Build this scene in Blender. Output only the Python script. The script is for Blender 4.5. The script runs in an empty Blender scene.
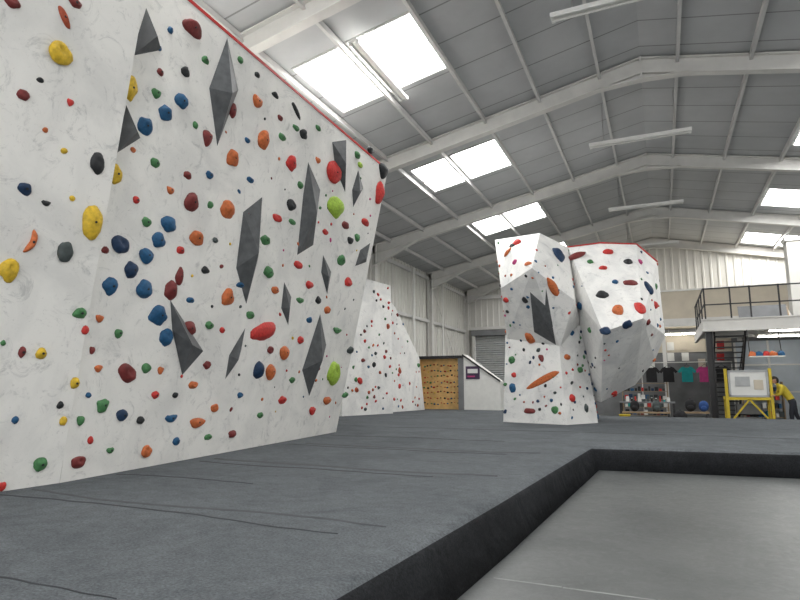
import bpy, bmesh, math, random
from mathutils import Vector, Matrix, noise
from mathutils.bvhtree import BVHTree
random.seed(7)
SC=bpy.context.scene
SC.view_settings.view_transform='Standard'
SC.view_settings.look='None'
SC.view_settings.exposure=0.0

# ------------------------------------------------------------ materials
def new_mat(name):
    m=bpy.data.materials.new(name); m.use_nodes=True
    nt=m.node_tree; b=nt.nodes['Principled BSDF']; return m,nt,b
def plain(name,col,rough=0.6,spec=0.4,var=0.12,scale=6,metal=0,bump=0.0):
    m,nt,b=new_mat(name)
    tc=nt.nodes.new('ShaderNodeTexCoord'); n=nt.nodes.new('ShaderNodeTexNoise')
    n.inputs['Scale'].default_value=scale; n.inputs['Detail'].default_value=4
    nt.links.new(tc.outputs['Object'],n.inputs['Vector'])
    r=nt.nodes.new('ShaderNodeValToRGB')
    r.color_ramp.elements[0].position=.3; r.color_ramp.elements[1].position=.7
    r.color_ramp.elements[0].color=(*[c*(1-var) for c in col],1)
    r.color_ramp.elements[1].color=(*[min(1,c*(1+var)) for c in col],1)
    nt.links.new(n.outputs['Fac'],r.inputs['Fac']); nt.links.new(r.outputs['Color'],b.inputs['Base Color'])
    b.inputs['Roughness'].default_value=rough; b.inputs['Specular IOR Level'].default_value=spec; b.inputs['Metallic'].default_value=metal
    if bump:
        bp=nt.nodes.new('ShaderNodeBump'); bp.inputs['Strength'].default_value=bump; bp.inputs['Distance'].default_value=.02
        nt.links.new(n.outputs['Fac'],bp.inputs['Height']); nt.links.new(bp.outputs['Normal'],b.inputs['Normal'])
    return m
def emis(name,col,s):
    m,nt,b=new_mat(name); b.inputs['Base Color'].default_value=(*col,1)
    b.inputs['Emission Color'].default_value=(*col,1); b.inputs['Emission Strength'].default_value=s
    return m
def N(nt,t,**k):
    n=nt.nodes.new(t)
    for a,v in k.items(): setattr(n,a,v)
    return n
def ramp(nt,src,p0,c0,p1,c1):
    r=N(nt,'ShaderNodeValToRGB'); e=r.color_ramp.elements
    e[0].position=p0;e[0].color=(*c0,1);e[1].position=p1;e[1].color=(*c1,1)
    nt.links.new(src,r.inputs['Fac']); return r.outputs['Color']
def mixc(nt,a,b,f,mode='MULTIPLY'):
    m=N(nt,'ShaderNodeMix',data_type='RGBA',blend_type=mode)
    if isinstance(f,float): m.inputs[0].default_value=f
    else: nt.links.new(f,m.inputs[0])
    nt.links.new(a,m.inputs[6]); nt.links.new(b,m.inputs[7]); return m.outputs[2]
def noise_n(nt,vec,scale,detail=4,rough=.5,dist=0):
    n=N(nt,'ShaderNodeTexNoise'); n.inputs['Scale'].default_value=scale; n.inputs['Detail'].default_value=detail
    n.inputs['Roughness'].default_value=rough; n.inputs['Distortion'].default_value=dist
    nt.links.new(vec,n.inputs['Vector']); return n.outputs['Fac']

def wall_paint(name,base=(.86,.85,.815),dirt=(.74,.735,.71)):
    m,nt,b=new_mat(name)
    tc=N(nt,'ShaderNodeTexCoord'); v=tc.outputs['Object']
    a=noise_n(nt,v,1.1,5,.6,.6)
    c1=ramp(nt,a,.36,dirt,.56,base)
    s=noise_n(nt,v,3.2,10,.8,1.6)
    c2=ramp(nt,s,.35,(.60,.61,.62),.46,(1,1,1))
    f=noise_n(nt,v,15,8,.8,1.6)
    c3=ramp(nt,f,.32,(.62,.62,.63),.41,(1,1,1))
    c=mixc(nt,c1,c2,.7); c=mixc(nt,c,c3,.75)
    nt.links.new(c,b.inputs['Base Color']); b.inputs['Roughness'].default_value=.75
    b.inputs['Specular IOR Level'].default_value=.2
    bp=N(nt,'ShaderNodeBump'); bp.inputs['Strength'].default_value=.06; bp.inputs['Distance'].default_value=.01
    nt.links.new(f,bp.inputs['Height']); nt.links.new(bp.outputs['Normal'],b.inputs['Normal'])
    return m
def carpet(name,lo,hi):
    m,nt,b=new_mat(name)
    tc=N(nt,'ShaderNodeTexCoord'); v=tc.outputs['Object']
    a=noise_n(nt,v,1.1,6,.6,.8); c1=ramp(nt,a,.3,lo,.7,hi)
    f=noise_n(nt,v,60,4,.8); c2=ramp(nt,f,.35,(.55,.55,.55),.65,(1.25,1.25,1.25))
    c=mixc(nt,c1,c2,.9)
    g2=noise_n(nt,v,9,6,.7,.5); c=mixc(nt,c,ramp(nt,g2,.35,(.8,.8,.8),.65,(1.12,1.12,1.12)),.8)
    nt.links.new(c,b.inputs['Base Color']); b.inputs['Roughness'].default_value=.95; b.inputs['Specular IOR Level'].default_value=.12
    bp=N(nt,'ShaderNodeBump'); bp.inputs['Strength'].default_value=.6; bp.inputs['Distance'].default_value=.01
    nt.links.new(f,bp.inputs['Height'])
    w=noise_n(nt,v,1.7,3,.5,.5); b2=N(nt,'ShaderNodeBump'); b2.inputs['Strength'].default_value=.6; b2.inputs['Distance'].default_value=.16
    nt.links.new(w,b2.inputs['Height']); nt.links.new(b2.outputs['Normal'],bp.inputs['Normal'])
    nt.links.new(bp.outputs['Normal'],b.inputs['Normal'])
    return m
def concrete():
    m,nt,b=new_mat('painted_floor')
    tc=N(nt,'ShaderNodeTexCoord'); v=tc.outputs['Object']
    a=noise_n(nt,v,.9,8,.65,.6); c1=ramp(nt,a,.3,(.072,.078,.078),.7,(.125,.132,.130))
    s=noise_n(nt,v,9,8,.8,1.5); c2=ramp(nt,s,.60,(1,1,1),.70,(1.9,1.9,1.85))
    c=mixc(nt,c1,c2,.6)
    nt.links.new(c,b.inputs['Base Color'])
    rr=ramp(nt,s,.3,(.33,.33,.33),.8,(.55,.55,.55)); nt.links.new(rr,b.inputs['Roughness'])
    b.inputs['Specular IOR Level'].default_value=.4
    bp=N(nt,'ShaderNodeBump'); bp.inputs['Strength'].default_value=.15; bp.inputs['Distance'].default_value=.01
    nt.links.new(s,bp.inputs['Height']); nt.links.new(bp.outputs['Normal'],b.inputs['Normal'])
    return m
def roof_liner():
    m,nt,b=new_mat('roof_liner')
    tc=N(nt,'ShaderNodeTexCoord'); v=tc.outputs['Object']
    sp=N(nt,'ShaderNodeSeparateXYZ'); nt.links.new(v,sp.inputs[0])
    def line(o,spc,w):
        d=N(nt,'ShaderNodeMath',operation='DIVIDE'); nt.links.new(o,d.inputs[0]); d.inputs[1].default_value=spc
        f=N(nt,'ShaderNodeMath',operation='FRACT'); nt.links.new(d.outputs[0],f.inputs[0])
        l=N(nt,'ShaderNodeMath',operation='LESS_THAN'); nt.links.new(f.outputs[0],l.inputs[0]); l.inputs[1].default_value=w/spc
        return l.outputs[0]
    l1=line(sp.outputs['Y'],1.0,.035)
    a=noise_n(nt,v,.8,5,.6); c1=ramp(nt,a,.3,(.44,.45,.455),.7,(.53,.54,.545))
    dk=N(nt,'ShaderNodeRGB'); dk.outputs[0].default_value=(.25,.25,.25,1)
    c=mixc(nt,c1,dk.outputs[0],l1,'MIX')
    nt.links.new(c,b.inputs['Base Color']); b.inputs['Roughness'].default_value=.7
    return m

PAINT=wall_paint('climbing_wall_paint')
PAINT2=wall_paint('boulder_paint',(.83,.825,.80),(.68,.68,.67))
CARPET=carpet('pad_carpet',(.096,.106,.114),(.138,.150,.160)); BLACKV=carpet('pad_side_fabric',(.017,.018,.020),(.028,.030,.033))
FLOORM=concrete(); ROOF=roof_liner()
VOLM=plain('grey_volume',(.085,.09,.095),.55,.4,.25,9,bump=.15)
RED=plain('red_trim',(.45,.02,.02),.5)
STEEL=plain('painted_steel',(.68,.67,.64),.5,.4,.06,3)
PURL=plain('purlin_steel',(.64,.635,.62),.5,.4,.06,3)
CLAD=plain('wall_cladding',(.66,.65,.61),.6,.3,.06,1.2)
CREAM=plain('cream_panel',(.58,.52,.42),.7,.3,.08,2)
GREYW=plain('grey_partition',(.19,.195,.20),.7,.3,.15,2)
BLUEG=plain('blue_grey_panel',(.44,.49,.54),.5,.4,.08,2)
BLACKM=plain('black_steel',(.02,.02,.022),.45,.5)
WHITE=plain('white_plastic',(.75,.75,.72),.5,.4,.04)
PLY=plain('plywood',(.68,.43,.17),.6,.3,.2,4)
WOOD=plain('timber',(.33,.24,.15),.6,.3,.2,6)
YEL=plain('yellow_paint',(.62,.46,.03),.5)
SHUT=plain('shutter_grey',(.42,.43,.43),.5,.4,.08)
SKY=emis('rooflight_panel',(1.0,.995,.98),18.0)
FILL_TUBE=emis('added_fill_tube',(1.0,.97,.9),14.0)  # glow used only by the added fill lamps
SEAM=plain('pad_seam',(.034,.037,.041),.95)
SEAM2=plain('pad_fold',(.068,.073,.078),.95)
LINE=plain('floor_joint',(.27,.28,.27),.7)
HC={'y':(.60,.40,.03),'r':(.50,.035,.03),'m':(.17,.028,.027),'o':(.50,.13,.04),'n':(.36,.07,.03),
 'b':(.015,.085,.19),'v':(.012,.035,.085),'k':(.022,.024,.026),'g':(.06,.075,.075),'e':(.06,.19,.07),'l':(.33,.50,.06),'p':(.50,.06,.20)}
HM={k:plain('hold_'+n,HC[k],.6,.35,.25,25,bump=.2) for k,n in dict(y='yellow',r='red',m='maroon',o='orange',n='rust',b='blue',v='navy',k='black',g='grey',e='green',l='lime',p='pink').items()}

# ------------------------------------------------------------ mesh builder
class M:
    def __init__(s,name): s.n=name; s.v=[]; s.f=[]; s.m=[]; s.mats=[]; s.sm=[]
    def mi(s,m):
        if m not in s.mats: s.mats.append(m)
        return s.mats.index(m)
    def poly(s,vs,fs,m,smooth=False):
        o=len(s.v); s.v+=[tuple(v) for v in vs]; k=s.mi(m)
        for f in fs: s.f.append([o+i for i in f]); s.m.append(k); s.sm.append(smooth)
    def box(s,x0,x1,y0,y1,z0,z1,m):
        s.poly([(x0,y0,z0),(x1,y0,z0),(x1,y1,z0),(x0,y1,z0),(x0,y0,z1),(x1,y0,z1),(x1,y1,z1),(x0,y1,z1)],
        [(0,3,2,1),(4,5,6,7),(0,1,5,4),(1,2,6,5),(2,3,7,6),(3,0,4,7)],m)
    def beam(s,p,q,w,h,m,up=(0,0,1)):
        p=Vector(p);q=Vector(q);d=(q-p).normalized();u=Vector(up)
        if abs(d.dot(u))>.98: u=Vector((0,1,0))
        a=d.cross(u).normalized(); b=a.cross(d).normalized()
        vs=[c+a*sx*w/2+b*sz*h/2 for c in (p,q) for sx,sz in((-1,-1),(1,-1),(1,1),(-1,1))]
        s.poly(vs,[(0,1,2,3),(7,6,5,4),(0,4,5,1),(1,5,6,2),(2,6,7,3),(3,7,4,0)],m)
    def cyl(s,p,q,r,m,n=12,r2=None):
        p=Vector(p);q=Vector(q);d=(q-p).normalized();u=Vector((0,0,1)) if abs(d.z)<.9 else Vector((0,1,0))
        a=d.cross(u).normalized();b=a.cross(d); r2=r if r2 is None else r2
        vs=[p+(a*math.cos(t)+b*math.sin(t))*r for t in [2*math.pi*i/n for i in range(n)]]+[q+(a*math.cos(t)+b*math.sin(t))*r2 for t in [2*math.pi*i/n for i in range(n)]]
        s.poly(vs,[(i,(i+1)%n,n+(i+1)%n,n+i) for i in range(n)],m,True)
        s.poly(vs,[tuple(range(n-1,-1,-1)),tuple(range(n,2*n))],m)
    def ball(s,c,r,m,sc=(1,1,1),lv=2):
        V,F=ICO[lv]; c=Vector(c)
        s.poly([(c.x+v[0]*r*sc[0],c.y+v[1]*r*sc[1],c.z+v[2]*r*sc[2]) for v in V],F,m,True)
    def prism(s,pts,off,m):
        n=len(pts); o=Vector(off); P=[Vector(p) for p in pts]
        s.poly(P+[p+o for p in P],[tuple(range(n-1,-1,-1)),tuple(range(n,2*n))]+[(i,(i+1)%n,n+(i+1)%n,n+i) for i in range(n)],m)
    def done(s,recalc=True,parent=None,loc=None):
        me=bpy.data.meshes.new(s.n); me.from_pydata(s.v,[],s.f)
        for m in s.mats: me.materials.append(m)
        for i,p in enumerate(me.polygons): p.material_index=s.m[i]; p.use_smooth=s.sm[i]
        if recalc:
            bm=bmesh.new(); bm.from_mesh(me); bmesh.ops.recalc_face_normals(bm,faces=bm.faces); bm.to_mesh(me); bm.free()
        ob=bpy.data.objects.new(s.n,me); SC.collection.objects.link(ob)
        if parent: ob.parent=parent
        return ob
ICO={}
for lv in (1,2,3):
    bm=bmesh.new(); bmesh.ops.create_icosphere(bm,subdivisions=lv,radius=1)
    bm.verts.ensure_lookup_table(); ICO[lv]=([tuple(v.co) for v in bm.verts],[tuple(v.index for v in f.verts) for f in bm.faces]); bm.free()

# ------------------------------------------------------------ room shell
EY=31.4; RX=10.0; RZ=8.75; EZ=6.7; BY=-8.0
def rz(x): return RZ-abs(x)*(RZ-EZ)/RX
f=M('floor'); f.box(-RX,RX,BY,EY,-.12,0,FLOORM); f.done()
fj=M('floor_joint_lines')
random.seed(4)
x=-1.1
while x<7:
    L=random.uniform(.3,.9); y=3.99+.012*noise.noise(Vector((x,0,0)))
    fj.box(x,x+L,y-.008,y+.008,.0005,.002,LINE); x+=L+random.uniform(.0,.08)
fj.done()

# rooflights
LS=[(-6.25,-5.2),(-5.05,-3.75)]; RS=[(3.75,5.05),(5.2,6.25)]
LY=[-3.2,2.8,8.8,14.7,20.6,26.7]; RY=[-1.5,4.5,10.5,16.5,22.4,28.5]
roof=M('ceiling')
sk=0
for side,S,YS in ((-1,LS,LY),(1,RS,RY)):
    xs=[0,side*RX]; ys=[BY,EY]
    for a,b in S: xs+=[a,b]
    for y in YS: ys+=[y,y+2.05]
    xs=sorted(set(xs)); ys=sorted(set(ys))
    for i in range(len(xs)-1):
        for j in range(len(ys)-1):
            cx=(xs[i]+xs[i+1])/2; cy=(ys[j]+ys[j+1])/2
            q=[(xs[i],ys[j],rz(xs[i])),(xs[i+1],ys[j],rz(xs[i+1])),(xs[i+1],ys[j+1],rz(xs[i+1])),(xs[i],ys[j+1],rz(xs[i]))]
            isk=any(a<cx<b for a,b in S) and any(y<cy<y+2.05 for y in YS)
            if not isk: roof.poly(q,[(3,2,1,0)],ROOF)
            else:
                sk+=1; w=M('window_%d'%sk)
                w.poly([(a,b,c+.03) for a,b,c in q],[(3,2,1,0)],SKY)
                xa,xb=xs[i],xs[i+1]; ya,yb=ys[j],ys[j+1]
                for y in (ya+.02,(ya+yb)/2,yb-.02): w.beam((xa,y,rz(xa)),(xb,y,rz(xb)),.05,.05,PURL)
                for x in (xa,xb): w.beam((x,ya,rz(x)),(x,yb,rz(x)),.035,.06,PURL)
                w.done(recalc=False)
roof.done(recalc=False)

def corrugated(name,p0,p1,zbot,ztop,mat,pitch=.34,dep=.045,inward=(1,0,0)):
    p0=Vector(p0);p1=Vector(p1);L=(p1-p0).length;d=(p1-p0)/L;n=Vector(inward)
    m=M(name);vs=[];t=0
    prof=[(0,0),(.62,0),(.72,1),(.90,1)]
    pts=[]
    while t<L:
        for a,h in prof:
            tt=t+a*pitch
            if tt<L: pts.append((tt,h))
        t+=pitch
    pts.append((L,0))
    for tt,h in pts:
        q=p0+d*tt+n*h*dep
        vs.append((q.x,q.y,zbot)); vs.append((q.x,q.y,ztop(q.x,q.y)))
    m.poly(vs,[(2*i,2*i+2,2*i+3,2*i+1) for i in range(len(pts)-1)],mat)
    return m
w=corrugated('wall_left',(-RX,BY,0),(-RX,EY,0),0,lambda x,y:EZ+.02,CLAD,inward=(1,0,0)); w.done(False)
w=corrugated('wall_right',(RX,BY,0),(RX,EY,0),0,lambda x,y:EZ+.02,CLAD,inward=(-1,0,0)); w.done(False)
w=corrugated('wall_back',(-RX,EY,0),(RX,EY,0),0,lambda x,y:rz(x)+.02,CLAD,inward=(0,-1,0)); w.done(False)

# steel portal frames
def frame(y):
    m=M('portal_frame')
    dz=.36
    for s in (-1,1):
        a=(s*(RX-.1),y,rz(RX-.1)-.05-dz/2); b=(0,y,rz(0)-.05-dz/2)
        m.beam(a,b,.03,dz,STEEL)
        m.beam((a[0],y,a[2]+dz/2),(0,y,b[2]+dz/2),.2,.03,STEEL)
        m.beam((a[0],y,a[2]-dz/2),(0,y,b[2]-dz/2),.2,.03,STEEL)
        zb=lambda x: rz(x)-.05-dz
        m.prism([(s*.02,y-.015,zb(0)),(s*.9,y-.015,zb(.9)),(s*.02,y-.015,zb(0)-.14)],(0,.03,0),STEEL)
        m.beam((s*.02,y,zb(0)-.14),(s*.95,y,zb(.95)),.2,.03,STEEL)
        m.prism([(s*8.0,y-.015,zb(8)),(s*9.8,y-.015,zb(9.8)),(s*9.8,y-.015,zb(9.8)-.45)],(0,.03,0),STEEL)
        m.beam((s*8.0,y,zb(8)),(s*9.8,y,zb(9.8)-.45),.2,.03,STEEL)
        m.box(s*9.8-.13,s*9.8-.1,y-.1,y+.1,0.36,EZ,STEEL); m.box(s*9.8+.08,s*9.8+.11,y-.1,y+.1,0.36,EZ,STEEL)
        m.box(s*9.8-.1,s*9.8+.08,y-.015,y+.015,0.36,EZ,STEEL)
    m.box(-.02,.02,y-.12,y+.12,rz(0)-.05-dz-.16,rz(0)-.04,STEEL)
    m.done()
for y in (-4.5,1.5,7.5,13.5,19.5,25.5,31.15): frame(y)
p=M('roof_purlins')
for x in (-.9,-2.3,-3.66,-5.12,-6.4,-7.75,-9.1,.75,2.15,3.6,5.12,6.4,7.75,9.1):
    p.box(x-.025,x+.025,BY,EY,rz(x)-.14,rz(x)-.02,PURL); p.box(x-.025,x+.04,BY,EY,rz(x)-.155,rz(x)-.14,PURL)
p.done()
g=M('wall_girts')
for z in (2.4,4.3,6.35):
    g.box(-9.93,-9.85,BY,EY,z,z+.14,PURL)
g.beam((-9.78,25.6,.6),(-9.78,31.0,6.2),.03,.03,STEEL)
g.beam((-9.78,31.0,.6),(-9.78,25.6,6.2),.03,.03,STEEL)
g.cyl((-9.7,23.2,.4),(-9.7,23.2,6.5),.06,WHITE); g.cyl((-9.7,26.9,.4),(-9.7,26.9,6.5),.05,WHITE)
g.box(-RX,-4,31.1,31.25,6.15,6.35,PURL); g.box(-RX,-4,31.1,31.25,4.45,4.6,STEEL)
g.done()

def batten(c,L,axis,tube=None,top=None):
    m=M('fluorescent_light'); c=Vector(c); d=Vector((1,0,0)) if axis=='x' else Vector((0,1,0))  # name shared by the unlit roof battens and the added fill lamps
    n=Vector((0,1,0)) if axis=='x' else Vector((1,0,0))
    m.beam(c-d*L/2,c+d*L/2,.12,.07,WHITE)
    for s in (-1,1):
        m.cyl(c-d*(L/2-.06)+n*s*.07-Vector((0,0,.05)),c+d*(L/2-.06)+n*s*.07-Vector((0,0,.05)),.022,tube or WHITE,8)
        for e in (-1,1): 
            q=c+d*e*(L/2-.04)+n*s*.07-Vector((0,0,.045)); m.box(q.x-.03,q.x+.03,q.y-.03,q.y+.03,q.z-.03,q.z+.05,WHITE)
            q=c+d*e*L*.35; m.cyl(q,(q.x,q.y,top if top else rz(q.x)),.006,PURL,6)
    m.done()
for y in (9.3,15.1,21.1,27.1): batten((-.15,y,7.5),2.4,'x')
batten((-4.7,9.6,7.45),2.3,'y')
for x,y in ((4.4,24.0),(4.4,26.6),(7.2,25.2)): batten((x,y,3.3),1.8,'x',FILL_TUBE,3.5)  # added lamps, put in to brighten the space under the mezzanine
for x in (-1.6,1.0): batten((x,29.6,3.75),1.6,'x',FILL_TUBE,4.02)  # added lamps, put in to brighten the shop below the balcony

# ------------------------------------------------------------ crash mat (pad)
PZ=.35
bm=bmesh.new()
outl=[(-9.8,-4),(-1.66,-4),(-1.5,0),(-1.27,4.6),(-1.06,9.66),(1.7,9.95),(9.0,10.7),(9.0,20.3),(-2.0,20.3),(-5.0,20.6),(-5.0,26),(-9.8,26)]
tv=[bm.verts.new((x,y,PZ)) for x,y in outl]; 
bo=[(x+(.13 if 1<=i<=4 else 0)-(0.03 if i==4 else 0),y-(.06 if i in(5,6) else 0)-(0 if i!=4 else .02),0.002) for i,(x,y) in enumerate(outl)]
bv=[bm.verts.new(q) for q in bo]
n=len(outl); top=bm.faces.new(tv)
for i in range(n): bm.faces.new((tv[i],bv[i],bv[(i+1)%n],tv[(i+1)%n]))
bm.faces.new(bv[::-1])
bmesh.ops.recalc_face_normals(bm,faces=bm.faces)
be=[e for e in bm.edges if all(v.co.z>.2 for v in e.verts) and max(v.co.x for v in e.verts)>-1.7 and max(v.co.y for v in e.verts)<11 and e.verts[0].co.x<9.1]
bmesh.ops.bevel(bm,geom=be,offset=.085,segments=5,affect='EDGES',profile=.5)
me=bpy.data.meshes.new('crash_mat'); bm.to_mesh(me); bm.free()
me.materials.append(CARPET); me.materials.append(BLACKV)
for q in me.polygons: q.material_index=0 if q.normal.z>.75 else 1; q.use_smooth=(0.05<abs(q.normal.z)<.98)
pad=bpy.data.objects.new('crash_mat',me); SC.collection.objects.link(pad)
def seam(m,x0,x1,y,amp,w,ph,mat=None,h=.006):
    k=60; vs=[]
    for i in range(k+1):
        x=x0+(x1-x0)*i/k; yy=y+amp*noise.noise(Vector((x*.6,ph,0)))+.02*noise.noise(Vector((x*4,ph,3)))
        ww=w*(.35+.9*abs(noise.noise(Vector((x*1.1,ph,7)))))*(min(1,4*(1-i/k)+.15))
        vs+=[(x,yy-ww,PZ+.0005),(x,yy,PZ+h),(x,yy+ww,PZ+.0005)]
    fs=[]
    for i in range(k): fs+=[(3*i,3*i+3,3*i+4,3*i+1),(3*i+1,3*i+4,3*i+5,3*i+2)]
    m.poly(vs,fs,mat or SEAM,True)
sm=M('crash_mat_seams')
seam(sm,-5.2,-1.9,3.35,.18,.024,1.3); seam(sm,-5.3,-2.2,5.75,.22,.05,4.1); seam(sm,-5.6,-2.0,8.0,.25,.05,8.8)
seam(sm,-5.9,-2.5,9.9,.2,.04,12.2); seam(sm,-5.2,-2.2,1.9,.1,.012,15.2); seam(sm,-6,3,12.6,.15,.03,17.7)
seam(sm,-5.3,-3.6,4.6,.25,.022,22.2)
seam(sm,-5.2,-1.7,3.5,.18,.04,31.3,SEAM2,.010); seam(sm,-5.3,-1.6,6.0,.3,.08,34.1,SEAM2,.013); seam(sm,-5.4,-1.6,8.3,.3,.09,38.8,SEAM2,.013)
sm.done(False)

# ------------------------------------------------------------ climbing walls
def fX(Y,Z):
    s=(Y-3.93)/6.74; b=-5.325-s*.89; t=-4.85-s*.20; k=(Z-PZ)/5.49
    return b+(t-b)*k
def fL(Y,Z): return -5.33+.137*(Z-PZ)-.05*(3.93-Y)
def wallsolid(name,f,y0,y1,z1,back,mat,topmat):
    m=M(name); ny,nz=10,8
    def gv(xf): return [(xf(y0+(y1-y0)*i/ny,PZ+(z1-PZ)*j/nz),y0+(y1-y0)*i/ny,PZ+(z1-PZ)*j/nz) for i in range(ny+1) for j in range(nz+1)]
    A=gv(f);B=gv(lambda y,z:back); o=len(A); fs=[];I=lambda i,j:i*(nz+1)+j
    for i in range(ny):
        for j in range(nz): fs+=[(I(i,j),I(i+1,j),I(i+1,j+1),I(i,j+1)),(o+I(i,j),o+I(i,j+1),o+I(i+1,j+1),o+I(i+1,j))]
        fs+=[(I(i,0),o+I(i,0),o+I(i+1,0),I(i+1,0)),(I(i,nz),I(i+1,nz),o+I(i+1,nz),o+I(i,nz))]
    for j in range(nz): fs+=[(I(0,j),I(0,j+1),o+I(0,j+1),o+I(0,j)),(I(ny,j),o+I(ny,j),o+I(ny,j+1),I(ny,j+1))]
    m.poly(A+B,fs,mat)
    for i in range(ny):
        a=y0+(y1-y0)*i/ny;b=y0+(y1-y0)*(i+1)/ny
        m.beam((f(a,z1)-.02,a,z1+.015),(f(b,z1)-.02,b,z1+.015),.06,.04,topmat)
    return m.done()
wallsolid('bouldering_wall',fX,3.93,10.67,5.82,-7.3,PAINT,RED)
wallsolid('bouldering_wall',fL,-3.5,3.925,5.82,-7.3,PAINT,RED)

# ---- photo survey: marks measured on the walls, transferred onto the wall surfaces (metres)
th=math.atan(88/580); ps=math.radians(24.07); C0=Vector((0,0,1.25))
def sight(u,v):
    R=u-400; F=580*math.cos(th)-(300-v)*math.sin(th); U=580*math.sin(th)+(300-v)*math.cos(th)
    return Vector((math.cos(ps)*R-math.sin(ps)*F, math.sin(ps)*R+math.cos(ps)*F, U))
def hit(u,v,f):
    d=sight(u,v); lo,hi=0,1
    for _ in range(50):
        m=(lo+hi)/2; q=C0+d*m
        if q.x<f(q.y,q.z): hi=m
        else: lo=m
    return C0+d*lo

def add_hold(m,c,nrm,tx,ty,a,b,h,mat,style=None,rot=0.0):
    """one bolted-on resin hold: irregular rounded body, undercut lip and bolt recess"""
    big=max(a,b); lv=3 if big>.06 else 2
    V,F=ICO[lv]; sd=random.random()*50
    ca,sa=math.cos(rot),math.sin(rot); st=style if style is not None else random.choice((0,0,1,2,3))
    out=[]
    for x,y,z in V:
        r=1+.24*noise.noise(Vector((x*1.2+sd,y*1.2,z*1.2)))+.05*noise.noise(Vector((x*3+sd,y*3,z*3)))
        X,Y,Z=x*r,y*r,z*r
        if st==1: Y+=.45*X*X-.2; 
        if st==2: Z*=1.0+.45*Y; X*=1-.25*Y
        if st==3: Z-=.55*math.exp(-((X*X+(Y-.25)**2)/.10))*(1 if Z>0 else 0)
        if st==4: Y*=.45; Y+=.5*X*X-.2
        Z=max(Z,-.05)
        X,Y=X*a,Y*b
        X,Y=X*ca-Y*sa,X*sa+Y*ca
        q=c+tx*X+ty*Y+nrm*(Z*h); out.append(tuple(q))
    m.poly(out,F,mat,True)
    if big>.05 and st!=3:
        q=c+nrm*(h*.93); r=.012
        m.cyl(q,q+nrm*(h*.12),r,HM['k'],8)
def frame_at(f,Y,Z):
    e=.05; ty=Vector((f(Y,Z+e)-f(Y,Z-e),0,2*e)).normalized(); tx=Vector((f(Y+e,Z)-f(Y-e,Z),2*e,0)).normalized()
    n=tx.cross(ty).normalized()
    if n.x<0: n=-n
    return n,tx,ty
def holds_on(name,L,f,extra=0,yr=None,zr=None):
    m=M(name); used=[]
    for it in L:
        x,y,rx,ry,c=it[:5]; st=it[5] if len(it)>5 else None; rot=it[6] if len(it)>6 else 0
        q=hit(x,y,f); a=abs(hit(x+rx,y,f).y-hit(x-rx,y,f).y)/2; b=abs(hit(x,y+ry,f).z-hit(x,y-ry,f).z)/2
        n,tx,ty=frame_at(f,q.y,q.z)
        add_hold(m,q,n,tx,ty,a*.93,b*1.0,min(.10,.5*min(a,b)+.012),HM[c],st,rot); used.append((q.y,q.z))
    for k in range(extra):
        for _ in range(20):
            Y=random.uniform(*yr);Z=random.uniform(*zr)
            if all((Y-u)**2+(Z-w)**2>.05 for u,w in used): break
        used.append((Y,Z)); n,tx,ty=frame_at(f,Y,Z); q=Vector((f(Y,Z),Y,Z)); s=random.uniform(.014,.03)
        add_hold(m,q,n,tx,ty,s*random.uniform(1,1.6),s,s*.7,HM[random.choice('rmoekkbgeoyp')],0,random.uniform(-1,1))
    return m.done(False)
LEFT=[(60,53,13,12,'y',3),(12,2,10,6,'m'),(75,3,8,5,'m'),(64,17,12,4,'n',0,-.9),(23,95,7,6,'m'),(97,163,8,11,'k',3),(25,189,9,6,'v',2,-.4),(92,222,11,18,'y',0),(9,270,11,12,'y',3),(65,252,8,11,'g',3),(31,242,14,8,'o',4,1.3),(80,313,7,6,'e'),(41,353,6,6,'y'),(22,352,4,6,'m'),(40,464,7,7,'e'),(40,80,4,3,'k'),(70,102,4,4,'r'),(45,130,3,3,'o'),(15,420,4,4,'b'),(85,330,4,5,'r'),(75,383,5,6,'y'),(60,405,4,4,'k'),(2,486,4,5,'r'),(63,421,4,5,'y'),(3,343,3,3,'e'),(46,203,5,3,'k')]
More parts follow.
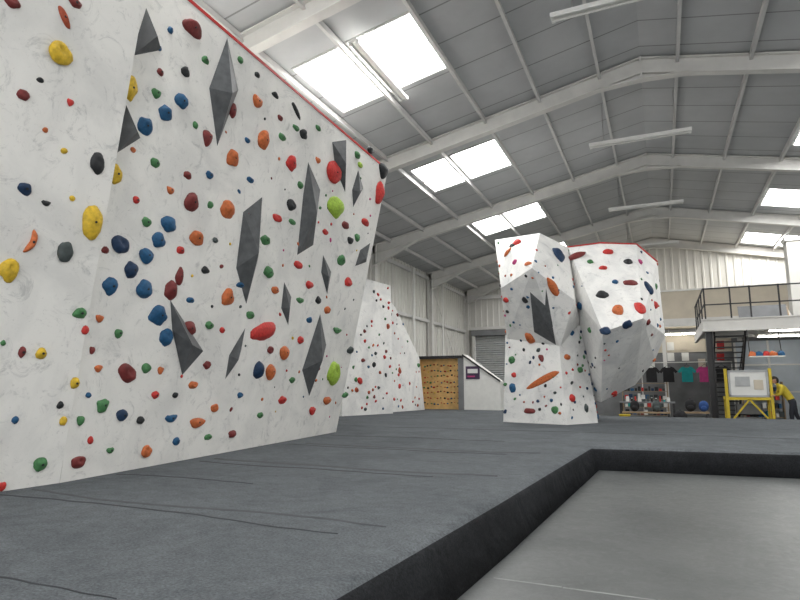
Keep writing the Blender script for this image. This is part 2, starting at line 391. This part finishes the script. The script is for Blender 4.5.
MAIN=[(130,88,7,14,'y',0),(115,174,7,11,'y',0),(144,126,8,9,'b'),(165,113,7,8,'b'),(181,101,7,8,'b'),(156,93,5,5,'e'),(192,28,10,9,'m'),(185,72,5,5,'k'),(155,163,5,5,'e'),(191,202,8,10,'m'),(120,245,10,9,'v'),(168,224,8,8,'b'),(158,240,7,8,'b'),(146,255,8,8,'b'),(131,270,7,9,'v'),(110,286,8,9,'b'),(144,289,8,10,'b'),(158,315,9,10,'b'),(166,337,7,9,'b'),(146,222,5,5,'e'),(196,238,7,8,'o'),(207,137,5,8,'m'),(227,209,7,10,'o',2),(227,297,6,9,'o',2),(232,158,6,9,'o',2),(263,140,6,10,'o',2),(257,101,6,6,'o'),(291,163,5,8,'r'),(296,128,4,3,'e'),(277,218,5,4,'r'),(264,331,14,9,'r',0,.25),(333,172,7,12,'r',0),(335,207,9,11,'l',0),(379,193,4,14,'r',0),(127,373,10,9,'m',3,-.5),(102,405,6,7,'e'),(122,415,6,6,'v'),(146,451,5,6,'o'),(197,422,8,5,'o'),(171,418,6,4,'b'),(146,368,5,5,'e'),(258,370,5,9,'v'),(270,371,5,8,'o'),(284,352,5,7,'o'),(333,373,6,12,'l'),(309,285,4,4,'r'),(189,328,7,7,'m'),(170,290,6,10,'m',2),(179,276,4,9,'m'),(232,110,4,8,'m'),(296,111,7,3,'k',0,-.5),(282,137,4,4,'e'),(303,134,4,5,'k'),(291,205,5,6,'k',3),(292,222,4,3,'e'),(318,160,3,3,'o'),(265,240,5,5,'e'),(268,272,5,6,'e'),(275,290,4,4,'o'),(250,315,4,4,'e'),(298,265,5,4,'r'),(345,225,4,4,'m'),(341,260,4,6,'e'),(350,240,3,4,'k'),(365,222,4,4,'r'),(357,237,3,4,'e'),(348,282,4,5,'r'),(327,310,3,4,'o'),(337,330,4,3,'e'),(309,320,3,3,'b'),(300,340,3,4,'r'),(350,350,3,4,'g'),(327,400,4,4,'o'),(312,410,3,4,'r'),(300,300,4,3,'e'),(282,400,4,4,'r'),(260,415,3,3,'e'),(232,434,4,4,'m'),(208,437,4,3,'e'),(176,441,4,4,'b'),(214,408,4,4,'o'),(240,395,3,3,'b'),(207,365,4,4,'m'),(193,385,5,4,'o'),(155,395,4,4,'r'),(98,368,4,4,'o'),(118,333,4,5,'e'),(92,350,3,4,'m'),(209,325,4,4,'e'),(240,285,4,3,'b'),(222,330,3,3,'r'),(205,270,4,4,'k'),(210,205,3,4,'e'),(187,175,4,4,'m'),(170,190,4,4,'o'),(209,175,4,4,'b'),(250,180,4,3,'b'),(247,140,3,3,'b'),(240,60,3,4,'e'),(257,75,3,3,'k'),(275,95,4,3,'k'),(280,118,3,3,'m'),(318,128,3,3,'e'),(357,155,3,4,'e'),(370,150,3,4,'k'),(383,170,5,8,'k',1),(360,165,3,3,'l'),(300,185,3,4,'e'),(325,232,3,3,'r'),(205,60,4,4,'e'),(170,30,3,4,'b'),(160,72,4,4,'m'),(195,125,3,4,'e'),(105,250,4,4,'m'),(99,318,4,4,'o'),(180,250,4,4,'r'),(215,240,3,3,'g'),(136,200,4,4,'r'),(133,150,3,3,'o'),(190,300,4,3,'b'),(80,420,4,5,'e'),(90,440,3,4,'r'),(110,450,4,3,'e'),(88,395,3,3,'b'),(140,420,4,4,'k'),(160,370,3,4,'o'),(175,395,3,3,'k'),(232,360,3,3,'g'),(270,350,3,4,'m'),(292,380,3,3,'e'),(345,395,3,3,'e'),(318,300,3,4,'k'),(249,215,3,3,'m'),(78,462,8,6,'m')]
holds_on('climbing_holds',LEFT,fL,18,(1.8,3.8),(.6,5))
holds_on('climbing_holds',MAIN,fX,70,(4.3,10.4),(.6,5.6))
VOL=[([(146,8),(161,50),(131,56)],.2),([(227,38),(238,90),(217,146),(209,88)],.2),([(126,105),(140,138),(115,154)],.18),([(262,197),(257,262),(246,304),(236,268),(243,212)],.22),([(170,300),(203,351),(182,375),(172,330)],.2),([(308,162),(320,190),(313,245),(297,255),(303,195)],.22),([(332,142),(346,140),(345,192),(335,168)],.18),([(245,328),(241,350),(233,368),(225,379),(229,355)],.09),([(284,282),(291,297),(289,312),(288,325),(281,308)],.09),([(323,255),(331,272),(327,294),(321,272)],.1),([(320,314),(326,345),(309,396),(302,370)],.22),([(358,170),(363,188),(353,207),(352,190)],.12),([(370,243),(366,262),(355,266),(360,250)],.1)]
m=M('wall_volumes')
for V,h in VOL:
    P=[hit(x,y,fX) for x,y in V]; c=sum(P,Vector())/len(P); n,tx,ty=frame_at(fX,c.y,c.z)
    ap=c+n*h*.8-(ty*.05 if len(P)>3 else ty*0)
    k=len(P); P=[p_+n*.004 for p_ in P]
    m.poly(P+[ap],[(i,(i+1)%k,k) for i in range(k)]+[tuple(range(k))],VOLM)
m.done()

# two slab panels further back
m=M('slab_wall')
def slabpanel(a,b,ta,tb,zs):
    # a,b base points; ta,tb top x offset ; zs list of (t,z) top profile
    bot=[(a[0],a[1],PZ),(b[0],b[1],PZ)]
    tp=[(a[0]+(b[0]-a[0])*t-.10,a[1]+(b[1]-a[1])*t,z) for t,z in zs][::-1]
    P=bot+tp; Q=[(-9.65,y,z) for x,y,z in P]; n=len(P)
    m.poly(P+Q,[tuple(range(n)),tuple(range(2*n-1,n-1,-1))]+[(i,n+i,n+(i+1)%n,(i+1)%n) for i in range(n)],PAINT2)
slabpanel((-9.45,16.6),(-8.85,19.2),0,0,[(0,5.1),(1,5.0)])
slabpanel((-9.4,19.6),(-9.1,22.9),0,0,[(0,4.9),(.3,4.4),(.92,2.5)])
slab=m.done()

def scatter(name,ob,count,smin,smax,cols,cond,seed,fixed=(),spacing=.06,dense=None):
    random.seed(seed)
    me=ob.data; bv=BVHTree.FromPolygons([v.co for v in me.vertices],[tuple(q.vertices) for q in me.polygons])
    m=M(name); polys=[q for q in me.polygons if cond(q)]
    used=[]
    def put(q,n,a,b,c,rot,st):
        n=Vector(n); t=Vector((0,0,1)) if abs(n.z)<.9 else Vector((0,1,0))
        tx=t.cross(n).normalized(); ty=n.cross(tx)
        add_hold(m,q,n,tx,ty,a,b,min(.12,.6*min(a,b)+.01),HM[c],st,rot)
    for (x,y,z,a,b,c,rot,st) in fixed:
        q,n,i,d=bv.find_nearest(Vector((x,y,z))); put(q,n,a,b,c,rot,st); used.append(q)
    def run(P,count):
        if not P: return
        areas=[q.area for q in P]; k=0; tries=0
        while k<count and tries<count*30:
            tries+=1
            q=random.choices(P,areas)[0]; vs=[me.vertices[i].co for i in q.vertices]
            i=random.randrange(1,len(vs)-1); r1=math.sqrt(random.random()); r2=random.random()
            pt=vs[0]*(1-r1)+vs[i]*r1*(1-r2)+vs[i+1]*r1*r2
            if pt.z<PZ+.12 or any((pt-u).length<spacing for u in used): continue
            used.append(pt); s=random.uniform(smin,smax)*(1.7 if random.random()<.12 else 1)
            put(pt,q.normal,s*random.uniform(.9,1.5),s,random.choice(cols),random.uniform(-1.5,1.5),None); k+=1
    run(polys,count)
    if dense: run([q for q in polys if dense[1](q)],dense[0])
    return m.done(False)
scatter('climbing_holds',slab,120,.035,.07,'rreeormkbrgn',lambda q:q.normal.x>.5,3,spacing=.16)

# ------------------------------------------------------------ freestanding boulder
T=dict(a=(-4.07,15.70,5.40),b=(-2.68,15.00,5.27),c=(-2.14,16.20,5.11),d=(-3.75,15.00,3.88),e=(-2.78,14.30,4.21),g=(-1.89,15.00,3.45),h=(-2.27,14.90,2.24),i=(-3.70,15.30,2.52),j=(-1.28,16.00,5.09),k=(-.40,16.40,5.06),l=(.09,17.60,4.77),m=(.16,17.20,2.67),n=(-.32,15.40,2.95),o=(-2.01,15.80,3.70),p=(-.13,17.10,1.99),q=(-.65,16.80,1.33),r=(-1.46,16.00,.89),s=(-1.83,16.50,.98),t=(-1.24,15.00,2.61))
DEP=dict(b=1.035,a=1.02,d=.985,e=.96,g=.985,h=1.025,i=1.03,j=1.04,k=1.03,n=.95,t=.95,q=1.03,r=1.03,s=1.03,p=1.02,o=1.0)
T={k:tuple(C0+(Vector(v)-C0)*DEP.get(k,1)) for k,v in T.items()}
def hull_into(m,pts,mat):
    bm=bmesh.new(); [bm.verts.new(q) for q in pts]
    r=bmesh.ops.convex_hull(bm,input=bm.verts)
    bmesh.ops.delete(bm,geom=[g_ for g_ in r['geom_interior'] if isinstance(g_,bmesh.types.BMVert)],context='VERTS')
    bmesh.ops.dissolve_limit(bm,angle_limit=math.radians(4),verts=bm.verts,edges=bm.edges)
    bmesh.ops.recalc_face_normals(bm,faces=bm.faces)
    bm.verts.index_update()
    m.poly([tuple(v.co) for v in bm.verts],[[v.index for v in f_.verts] for f_ in bm.faces],mat); bm.free()
m=M('freestanding_boulder')
hull_into(m,[T[x] for x in 'abcdeghi']+[(-3.95,17.6,5.2),(-2.2,18.0,5.1),(-3.75,17.3,2.6),(-1.9,17.5,2.4)],PAINT2)
hull_into(m,[(-3.95,15.65,PZ),(-2.2,15.0,PZ),(-1.58,16.2,PZ),(-1.75,17.8,PZ),(-3.8,17.5,PZ),
             (-3.85,15.75,2.7),(-2.35,15.25,2.5),(-1.85,15.95,2.9),(-1.9,17.6,2.7),(-3.8,17.4,2.7)],PAINT2)
hull_into(m,[T[x] for x in 'cjklmnopqrst']+[(-1.7,18.6,5.0),(-.1,18.8,4.9),(0.1,18.6,2.6),(-1.7,18.3,1.1),(-.8,18.0,1.3)],PAINT2)
for a_,b_ in (('c','j'),('j','k'),('k','l')): m.beam(T[a_],T[b_],.05,.04,RED)
boulder=m.done()
me=boulder.data; bvh=BVHTree.FromPolygons([v.co for v in me.vertices],[tuple(q.vertices) for q in me.polygons])
def onb(u,v):
    d=sight(u,v).normalized(); r=bvh.ray_cast(C0,d); return r[0],r[1]
m=M('boulder_volume')
base=[onb(u,v) for u,v in ((530,292),(546,288),(566,332),(556,345),(534,332))]
nn=sum([b[1] for b in base],Vector()).normalized(); P=[b[0] for b in base]; c=sum(P,Vector())/5
ap=c+nn*.22; m.poly(P+[ap],[(i,(i+1)%5,5) for i in range(5)]+[(4,3,2,1,0)],VOLM); m.done()
FX=[(517,243,5,5,'r'),(508,252,7,3,'o'),(515,262,4,3,'p'),(528,264,4,3,'o'),(506,300,4,3,'r'),(553,287,13,4,'o'),(530,338,5,7,'o'),(543,380,19,4,'o'),(558,255,8,9,'v'),(576,256,11,4,'m'),(603,268,4,3,'r'),(628,262,4,4,'k'),(608,252,5,4,'r'),(648,288,5,7,'v'),(630,283,7,4,'m'),(602,295,6,5,'k'),(655,305,4,4,'r'),(640,308,5,9,'r'),(618,310,5,7,'o'),(627,324,5,5,'v'),(605,331,5,5,'v'),(580,306,7,4,'b'),(525,300,3,4,'k'),(513,388,4,5,'b'),(530,411,7,3,'m'),(555,410,4,4,'e'),(580,370,4,3,'e'),(512,246,3,3,'k'),(614,393,4,3,'r'),(648,322,4,3,'m'),(590,330,3,3,'e'),(640,262,3,3,'p'),(590,262,3,3,'e'),(615,282,3,3,'b'),(512,360,4,4,'e'),(514,375,3,3,'r'),(567,357,4,3,'o'),(572,398,4,4,'r'),(586,408,3,4,'g')]
fixed=[]
for u,v,rx,ry,c in FX:
    q,nq=onb(u,v)
    if q is None: continue
    s=q.y/600.0
    rot={(553,287):-.9,(543,380):.45,(508,252):.5,(576,256):.5}.get((u,v),0)
    fixed.append((q.x,q.y,q.z,rx*s,ry*s,c,rot,0))
scatter('climbing_holds',boulder,190,.02,.045,'rrebmkbvgpnvokeb',lambda q:q.normal.y<.25 and q.normal.z<.6 and q.area>.1,11,fixed,spacing=.14,
        dense=(80,lambda q:q.center.z<2.4 and q.center.x<-1.75))

# ------------------------------------------------------------ training board at the back left
m=M('training_board')
m.box(-9.65,-7.85,23.9,24.0,PZ,2.5,PLY)
m.box(-9.72,-7.7,23.6,24.3,2.5,2.62,BLACKM); m.box(-7.85,-7.6,23.6,24.3,PZ,2.5,GREYW); m.box(-9.72,-9.65,23.6,24.3,PZ,2.5,PLY)
m.prism([(-7.6,23.6,PZ),(-6.05,23.6,PZ),(-6.05,23.6,1.52),(-7.6,23.6,2.66)],(0,.6,0),WHITE)
m.beam((-7.65,23.58,2.64),(-6.03,23.58,1.52),.06,.05,BLACKM,up=(0,1,0))
m.box(-7.5,-6.9,23.57,23.6,1.62,2.15,plain('poster_dark',(.06,.035,.08),.5))
m.box(-7.42,-6.98,23.562,23.57,1.86,2.04,WHITE); m.box(-7.42,-7.1,23.562,23.57,1.7,1.76,HM['p'])
tb=m.done()
hh=M('training_board_holds'); random.seed(5)
for i in range(11):
    for j in range(8):
        q=Vector((-9.5+i*.155+random.uniform(-.03,.03),23.9,.6+j*.23+random.uniform(-.05,.05)))
        s=random.uniform(.02,.04)
        add_hold(hh,q,Vector((0,-1,0)),Vector((1,0,0)),Vector((0,0,1)),s*1.4,s,s,HM[random.choice('kkrobney')],0)
hh.done(False)

# ------------------------------------------------------------ roller shutter and balcony
m=M('door_1')
for i in range(34):
    z0=.02+i*.12
    m.poly([(-9.3,31.18,z0),(-5.2,31.18,z0),(-5.2,31.12,z0+.06),(-9.3,31.12,z0+.06),(-5.2,31.18,z0+.12),(-9.3,31.18,z0+.12)],[(0,1,2,3),(3,2,4,5)],SHUT)
m.box(-9.45,-9.3,31.0,31.2,0,4.2,STEEL); m.box(-5.2,-5.05,31.0,31.2,0,4.2,STEEL); m.box(-9.5,-5.0,30.9,31.2,4.1,4.4,GREYW)
m.done(False)
m=M('balcony')
m.box(-3.5,9.8,28.9,29.0,4.35,5.6,CREAM); m.box(-3.5,9.8,29.0,31.0,4.02,4.2,CREAM); m.box(-3.5,9.8,28.85,29.05,4.0,4.35,STEEL)
m.box(-3.5,9.8,28.85,29.05,5.6,5.68,WHITE)
for x in (-3.4,.2,3.2,6.5): m.box(x-.08,x+.08,28.9,29.06,0,4.0,STEEL)
m.done()
m=M('shop_partition'); m.box(-3.0,9.8,30.2,30.3,0,3.98,GREYW)
m.box(-.1,3.0,30.16,30.2,2.9,3.7,CREAM); m.done()

# ------------------------------------------------------------ shop
def shirt(x,y,z,mat,s=1.0):
    m=M('hanging_t_shirt')
    o=[(-.13,.36),(-.24,.32),(-.40,.12),(-.30,.05),(-.23,.14),(-.24,-.36),(.24,-.36),(.23,.14),(.30,.05),(.40,.12),(.24,.32),(.13,.36),(.07,.31),(-.07,.31)]
    P=[(x+a*s,y+.03*math.sin(a*9),z+b*s) for a,b in o]
    m.prism(P,(0,.05,0),mat)
    m.beam((x-.12,y+.025,z+.36*s),(x,y+.025,z+.45*s),.012,.012,BLACKM); m.beam((x+.12,y+.025,z+.36*s),(x,y+.025,z+.45*s),.012,.012,BLACKM)
    m.cyl((x,y+.025,z+.44*s),(x,y+.025,z+.55*s),.008,BLACKM,6); m.done()
TEAL=plain('teal_cloth',(.02,.30,.30),.9); PINK=plain('pink_cloth',(.50,.06,.22),.9); BLK=plain('black_cloth',(.02,.02,.022),.9); BLU=plain('blue_cloth',(.03,.08,.25),.9)
for x,mt in ((.3,BLK),(1.05,TEAL),(1.75,PINK),(2.4,BLK),(-.4,BLK)): shirt(x,28.7,1.85,mt,.95)
m=M('clothes_rail'); m.cyl((-.8,28.73,2.38),(2.8,28.73,2.38),.02,STEEL,8)
for x in(-.8,2.8): m.cyl((x,28.73,0),(x,28.73,2.38),.02,STEEL,8); m.box(x-.03,x+.03,28.5,28.95,0,.04,STEEL)
m.done()
m=M('notice_papers')
random.seed(9)
for i in range(12): 
    x=-1.2+(i%6)*.72+random.uniform(-.1,.1); z=2.5+(i//6)*.5-.8*(i%3==1)
    m.box(x,x+.3,30.12,30.15,z,z+.38,random.choice((WHITE,CREAM,WHITE,WHITE,RED)))
m.done()
def shelf_unit(name,x0,x1,y,nz,cols,seed):
    random.seed(seed); m=M(name)
    for x in (x0,x1): m.box(x-.02,x+.02,y,y+.35,0,.35*nz+.1,WOOD)
    for k in range(nz+1): m.box(x0,x1,y,y+.35,.08+k*.34,.1+k*.34,WOOD)
    for k in range(nz):
        x=x0+.08
        while x<x1-.15:
            w_=random.uniform(.08,.16); m.box(x,x+w_,y+.04,y+.3,.1+k*.34,.1+k*.34+random.uniform(.1,.24),random.choice(cols)); x+=w_+.03
    m.done()
CL=[HM[c] for c in 'kkvrbgmg']+[WHITE,GREYW,TEAL,WHITE]
shelf_unit('shoe_rack',-1.6,.2,27.6,4,CL,2)
shelf_unit('shoe_rack',3.0,4.4,27.6,4,CL,4)
def table(name,x0,x1,y0,y1,h,top,leg):
    m=M(name); m.box(x0,x1,y0,y1,h-.05,h,top)
    for x in (x0+.05,x1-.05):
        for y in (y0+.05,y1-.05): m.box(x-.03,x+.03,y-.03,y+.03,0,h-.05,leg)
    m.box(x0+.05,x1-.05,(y0+y1)/2-.02,(y0+y1)/2+.02,.15,.2,leg)
    m.done()
table('display_table',-1.5,.4,23.4,24.2,.75,GREYW,BLACKM)
table('bench',.6,1.4,22.2,22.6,.45,WOOD,BLACKM)
table('bench',-1.3,.2,21.6,22.0,.45,WOOD,BLACKM)
m=M('table_clutter'); random.seed(21)
for i in range(12):
    x=-1.35+i*.14; w_=random.uniform(.05,.1); h_=random.uniform(.08,.28); y=random.uniform(23.5,24)
    if i%3==0: m.cyl((x,y,.75),(x,y,.75+h_),w_*.5,random.choice(CL),10,w_*.35)
    else:
        m.box(x-w_*.6,x+w_*.6,y-.06,y+.06,.75,.75+h_*.6,random.choice(CL)); m.box(x-w_*.5,x+w_*.5,y-.05,y+.05,.75+h_*.6,.75+h_*.7,WHITE)
m.done()
def backpack(x,y,z,mat,s=1):
    m=M('backpack'); m.ball((x,y,z+.24*s),.2*s,mat,(1,.7,1.2)); m.ball((x,y-.12*s,z+.15*s),.13*s,mat,(1,.6,.9))
    for d in (-.08,.08):
        for i in range(5):
            a=math.pi*i/5; b=math.pi*(i+1)/5
            m.cyl((x+d*s,y+.1*s+.1*s*math.sin(a),z+.24*s+.16*s*math.cos(a)),(x+d*s,y+.1*s+.1*s*math.sin(b),z+.24*s+.16*s*math.cos(b)),.015*s,BLACKM,6)
    m.cyl((x-.03,y,z+.48*s),(x+.03,y,z+.48*s),.015,BLACKM,6); m.done()
backpack(.85,22.4,.45,BLK,.9); backpack(1.25,22.4,.45,BLU,.8); backpack(-.9,21.8,.45,BLK,.8); backpack(.5,21.7,0,BLK,1.1); backpack(-.2,21.8,.45,HM['g'],.8)
m=M('yellow_bucket'); m.cyl((-1.2,21.2,0),(-1.2,21.2,.36),.14,YEL,16,.18); m.cyl((-1.2,21.2,.36),(-1.2,21.2,.38),.19,YEL,16)
m.done()

# ------------------------------------------------------------ mezzanine
m=M('mezzanine')
m.box(1.45,9.6,22.85,23.0,3.22,3.62,STEEL); m.box(1.45,1.55,23.0,28.8,3.22,3.62,STEEL); m.box(1.55,9.6,23.0,28.8,3.5,3.6,GREYW)
m.box(1.4,9.6,22.8,23.0,3.2,3.24,STEEL); m.box(1.4,9.6,22.8,23.0,3.6,3.64,STEEL)
for y in (24.5,26,27.5): m.box(1.55,9.6,y-.05,y+.05,3.3,3.5,STEEL)
for x in (1.62,5.6): 
    m.box(x-.11,x-.08,22.93,23.17,0,3.22,BLACKM); m.box(x+.08,x+.11,22.93,23.17,0,3.22,BLACKM); m.box(x-.09,x+.09,23.03,23.07,0,3.22,BLACKM)
    m.box(x-.18,x+.18,22.88,23.22,0,.03,BLACKM)
m.done()
m=M('mezzanine_railing')
for x in (1.55,2.35,2.95,3.8,4.6,5.4,6.2,7.0,7.8,8.6,9.4): m.box(x-.025,x+.025,22.9,22.95,3.645,4.75,BLACKM)
for z in (4.15,4.72): m.box(1.5,9.6,22.9,22.95,z-.02,z+.02,BLACKM)
for y in (24.2,25.5,26.8,28): m.box(1.5,1.55,y-.025,y+.025,3.645,4.75,BLACKM)
for z in (4.15,4.72): m.box(1.5,1.55,22.95,28.2,z-.02,z+.02,BLACKM)
m.done()
m=M('staircase')
for i in range(17):
    z=3.05-i*.18; y=23.5+i*.24
    m.box(1.85,2.75,y,y+.27,z,z+.04,BLACKM)
for x in (1.82,2.78): m.beam((x,23.4,3.15),(x,23.4+17*.24,3.15-17*.18),.05,.25,BLACKM); m.beam((x,23.5,3.2),(x,27.4,1.15),.04,.04,BLACKM)
m.done()
m=M('partition_window')
m.box(2.9,9.6,28.2,28.3,0,3.2,BLUEG)
for x in (2.9,4.1,5.3,6.5,7.7): m.box(x-.04,x+.04,28.15,28.2,0,3.2,STEEL)
for z in (1.1,2.2): m.box(2.9,9.6,28.16,28.2,z-.03,z+.03,STEEL)
m.done()
m=M('box_column'); m.box(4.5,5.2,24.8,25.4,3.62,6.7,CLAD); m.box(4.45,5.25,24.75,25.45,3.62,3.75,CLAD); m.box(4.45,5.25,24.75,25.45,6.6,6.72,CLAD); m.done()
m=M('stacked_sheets')
for i in range(4): m.prism([(2.7+i*.25,24.0+i*.04,3.62),(4.2+i*.05,24.0+i*.04,3.62),(4.2+i*.05,24.25+i*.04,4.2-.1*i),(2.7+i*.25,24.25+i*.04,4.2-.1*i)],(0,.03,0),(GREYW,WOOD,CREAM,SHUT)[i])
m.done()
m=M('hold_display_shelf')
m.box(2.7,3.7,22.2,22.5,2.25,2.29,WHITE)
for x in(2.75,3.65): m.cyl((x,22.48,2.27),(x,22.78,3.2),.015,BLACKM,6)
random.seed(3)
for i,c in enumerate('obrob'): add_hold(m,Vector((2.8+i*.2,22.35,2.29)),Vector((0,0,1)),Vector((1,0,0)),Vector((0,1,0)),.12,.1,.16,HM[c],0)
m.done(False)
m=M('yellow_workbench')
for x in (1.85,3.05):
    m.box(x-.04,x+.04,21.0,21.08,0,1.85,YEL); m.box(x-.04,x+.04,21.7,21.78,0,.9,YEL); m.box(x-.035,x+.035,21.08,21.7,.05,.13,YEL)
m.box(1.8,3.1,21.08,21.8,.9,.98,YEL); m.box(1.89,3.01,21.0,21.06,.12,.2,YEL); m.box(1.89,3.01,21.0,21.07,.88,.96,YEL)
m.beam((1.9,21.03,.2),(2.45,21.03,.9),.05,.06,YEL,up=(0,1,0)); m.beam((3.0,21.03,.2),(2.45,21.03,.9),.05,.06,YEL,up=(0,1,0))
m.done()
m=M('whiteboard')
m.box(1.95,2.95,21.02,21.05,1.02,1.75,WHITE)
for z in (1.0,1.77): m.box(1.92,2.98,21.0,21.07,z-.03,z+.03,SHUT)
for x in (1.94,2.96): m.box(x-.03,x+.03,21.0,21.07,1.0,1.77,SHUT)
m.box(2.1,2.5,21.01,21.02,1.3,1.6,SHUT); m.box(2.6,2.85,21.01,21.02,1.2,1.5,CREAM)
m.done()
m=M('storage_crate')
for z0 in (0,.4): 
    m.box(2.1,2.8,21.3,21.65,z0,z0+.04,GREYW)
    for y in (21.3,21.63): m.box(2.1,2.8,y,y+.02,z0,z0+.35,GREYW)
    for x in (2.1,2.78): m.box(x,x+.02,21.3,21.65,z0,z0+.35,GREYW)
m.done()

# ------------------------------------------------------------ person (leaning over the workbench)
SKIN=plain('skin',(.50,.28,.19),.6,.4,.05); HAIR=plain('dark_hair',(.02,.015,.012),.7); JKT=plain('yellow_jacket',(.48,.37,.03),.8); TRS=plain('dark_trousers',(.02,.022,.03),.85); SHOE=plain('black_shoe',(.015,.015,.015),.6)
root=bpy.data.objects.new('person',None); SC.collection.objects.link(root)
J=dict(pel=(3.58,21.1,.86,.125),wai=(3.50,21.1,.99,.12),che=(3.38,21.1,1.17,.135),uch=(3.30,21.1,1.27,.115),nek=(3.235,21.1,1.345,.055),hb=(3.20,21.1,1.40,.05),
 shl=(3.31,20.92,1.27,.065),ell=(3.24,20.86,1.05,.048),wrl=(3.15,20.93,1.03,.032),
 shr=(3.31,21.28,1.27,.065),elr=(3.24,21.34,1.05,.048),wrr=(3.12,21.27,1.03,.032),
 hil=(3.57,21.0,.80,.10),knl=(3.50,20.98,.46,.066),anl=(3.52,20.97,.10,.042),tol=(3.36,20.97,.04,.036),hel=(3.56,20.97,.045,.036),
 hir=(3.60,21.2,.80,.10),knr=(3.66,21.22,.46,.066),anr=(3.80,21.23,.11,.042),tor=(3.65,21.23,.04,.036),her=(3.84,21.23,.05,.036))
E=[('pel','wai'),('wai','che'),('che','uch'),('uch','nek'),('nek','hb'),('uch','shl'),('shl','ell'),('ell','wrl'),('uch','shr'),('shr','elr'),('elr','wrr'),
 ('pel','hil'),('hil','knl'),('knl','anl'),('anl','tol'),('anl','hel'),('pel','hir'),('hir','knr'),('knr','anr'),('anr','tor'),('anr','her')]
def skinned(name,J,E,rootk,sub=2):
    ks=list(J); me=bpy.data.meshes.new(name+'_sk'); me.from_pydata([J[k][:3] for k in ks],[(ks.index(a),ks.index(b)) for a,b in E],[])
    ob=bpy.data.objects.new(name+'_sk',me); SC.collection.objects.link(ob)
    md=ob.modifiers.new('s','SKIN'); 
    for i,k in enumerate(ks):
        sv=me.skin_vertices[0].data[i]; sv.radius=(J[k][3],J[k][3]); sv.use_root=(k==rootk)
    ob.modifiers.new('u','SUBSURF').levels=sub; ob.modifiers['u'].render_levels=sub
    dg=bpy.context.evaluated_depsgraph_get(); nm=bpy.data.meshes.new_from_object(ob.evaluated_get(dg)); bpy.data.objects.remove(ob)
    nm.name=name; o2=bpy.data.objects.new(name,nm); SC.collection.objects.link(o2)
    for q in nm.polygons: q.use_smooth=True
    return o2
body=skinned('body',J,E,'pel'); body.parent=root
for m_ in (SKIN,JKT,TRS,SHOE): body.data.materials.append(m_)
def seglab(a,b):
    if a=='nek': return 0
    if a in('anl','anr'): return 3
    if a in('hil','hir','knl','knr') or b in('hil','hir'): return 2
    return 1
for q in body.data.polygons:
    best=9;bl=1
    for a,b in E:
        A=Vector(J[a][:3]);B=Vector(J[b][:3]); t=max(0,min(1,(q.center-A).dot(B-A)/(B-A).length_squared)); d=(q.center-(A+(B-A)*t)).length-J[a][3]
        if d<best: best=d;bl=seglab(a,b)
    q.material_index=bl
for wr,side in ((J['wrl'],1),(J['wrr'],-1)):
    hj={}; W=Vector(wr[:3]); d=Vector((-1,0,-.12)).normalized(); lat=Vector((0,1,0))*side
    hj['w']=(*W,.028); hj['p']=(*(W+d*.05),.024); hj['k']=(*(W+d*.085),.022)
    h=skinned('hand_%s'%('l' if side==1 else 'r'),hj,[('w','p'),('p','k')],'w',1); h.data.materials.append(SKIN); h.parent=root
    for fi,(off,ln) in enumerate(((-.027,.065),(-.009,.075),(.009,.07),(.027,.055))):
        b0=W+d*.075+lat*off; b1=b0+d*ln*.5+Vector((0,0,-.004)); b2=b1+(d+Vector((0,0,-.3))).normalized()*ln*.3; b3=b2+(d+Vector((0,0,-.5))).normalized()*ln*.3
        fo=skinned('finger_%d'%(fi+1),{'a':(*b0,.009),'b':(*b1,.0085),'c':(*b2,.008),'d':(*b3,.007)},[('a','b'),('b','c'),('c','d')],'a',1); fo.data.materials.append(SKIN); fo.parent=root
    t0=W+d*.03+lat*.025; t1=t0+lat*.03+d*.025; t2=t1+d*.035+lat*.008
    fo=skinned('thumb',{'a':(*t0,.011),'b':(*t1,.010),'c':(*t2,.008)},[('a','b'),('b','c')],'a',1); fo.data.materials.append(SKIN); fo.parent=root
hd=M('head'); V,F=ICO[3]
Rm=Matrix.Rotation(math.radians(-20),3,'Y'); hc=Vector((3.17,21.1,1.49))
def HP(x,y,z): return hc+Rm@Vector((x,y,z))
vs=[]
for x,y,z in V:
    sx=.095*x; sy=.075*y; sz=.115*z
    if z<-.2: sy*=1+.35*(z+.2); sx*=1+.15*(z+.2)
    vs.append(tuple(HP(sx,sy,sz)))
hd.poly(vs,F,SKIN,True)
hd.poly([tuple(HP(*v)) for v in ((-.088,0,.02),(-.118,0,-.022),(-.09,.016,-.028),(-.09,-.016,-.028))],[(0,1,2),(0,3,1),(1,3,2),(0,2,3)],SKIN)
for s in (-1,1):
    hd.ball(HP(-.083,s*.03,.01),.012,WHITE,lv=1); hd.ball(HP(-.092,s*.03,.01),.006,BLACKM,lv=1)
    hd.ball(HP(.005,s*.078,-.005),.028,SKIN,(.6,.3,1),1)
    hd.beam(HP(-.09,s*.018,.03),HP(-.085,s*.045,.03),.006,.006,HAIR)
hd.beam(HP(-.09,-.02,-.055),HP(-.09,.02,-.055),.01,.008,RED)
ho=hd.done(); ho.parent=root
hr=M('hair')
keep=set(i for i,v in enumerate(V) if v[2]>.25 or v[0]>.05)
vs=[tuple(HP(.103*x+.006,.083*y,.122*z+.004)) for x,y,z in V]
hr.poly(vs,[f_ for f_ in F if all(i in keep for i in f_)],HAIR,True); h_=hr.done(False); h_.parent=root

# ------------------------------------------------------------ light & camera
w=bpy.data.worlds.new('World'); SC.world=w; w.use_nodes=True
w.node_tree.nodes['Background'].inputs[0].default_value=(.98,.985,1,1); w.node_tree.nodes['Background'].inputs[1].default_value=2.6
cd=bpy.data.cameras.new('camera'); cam=bpy.data.objects.new('camera',cd); SC.collection.objects.link(cam)
cd.sensor_width=36; cd.lens=26.1; cd.clip_end=200
cam.location=C0; cam.rotation_euler=(math.pi/2+th,0,ps)
SC.camera=cam
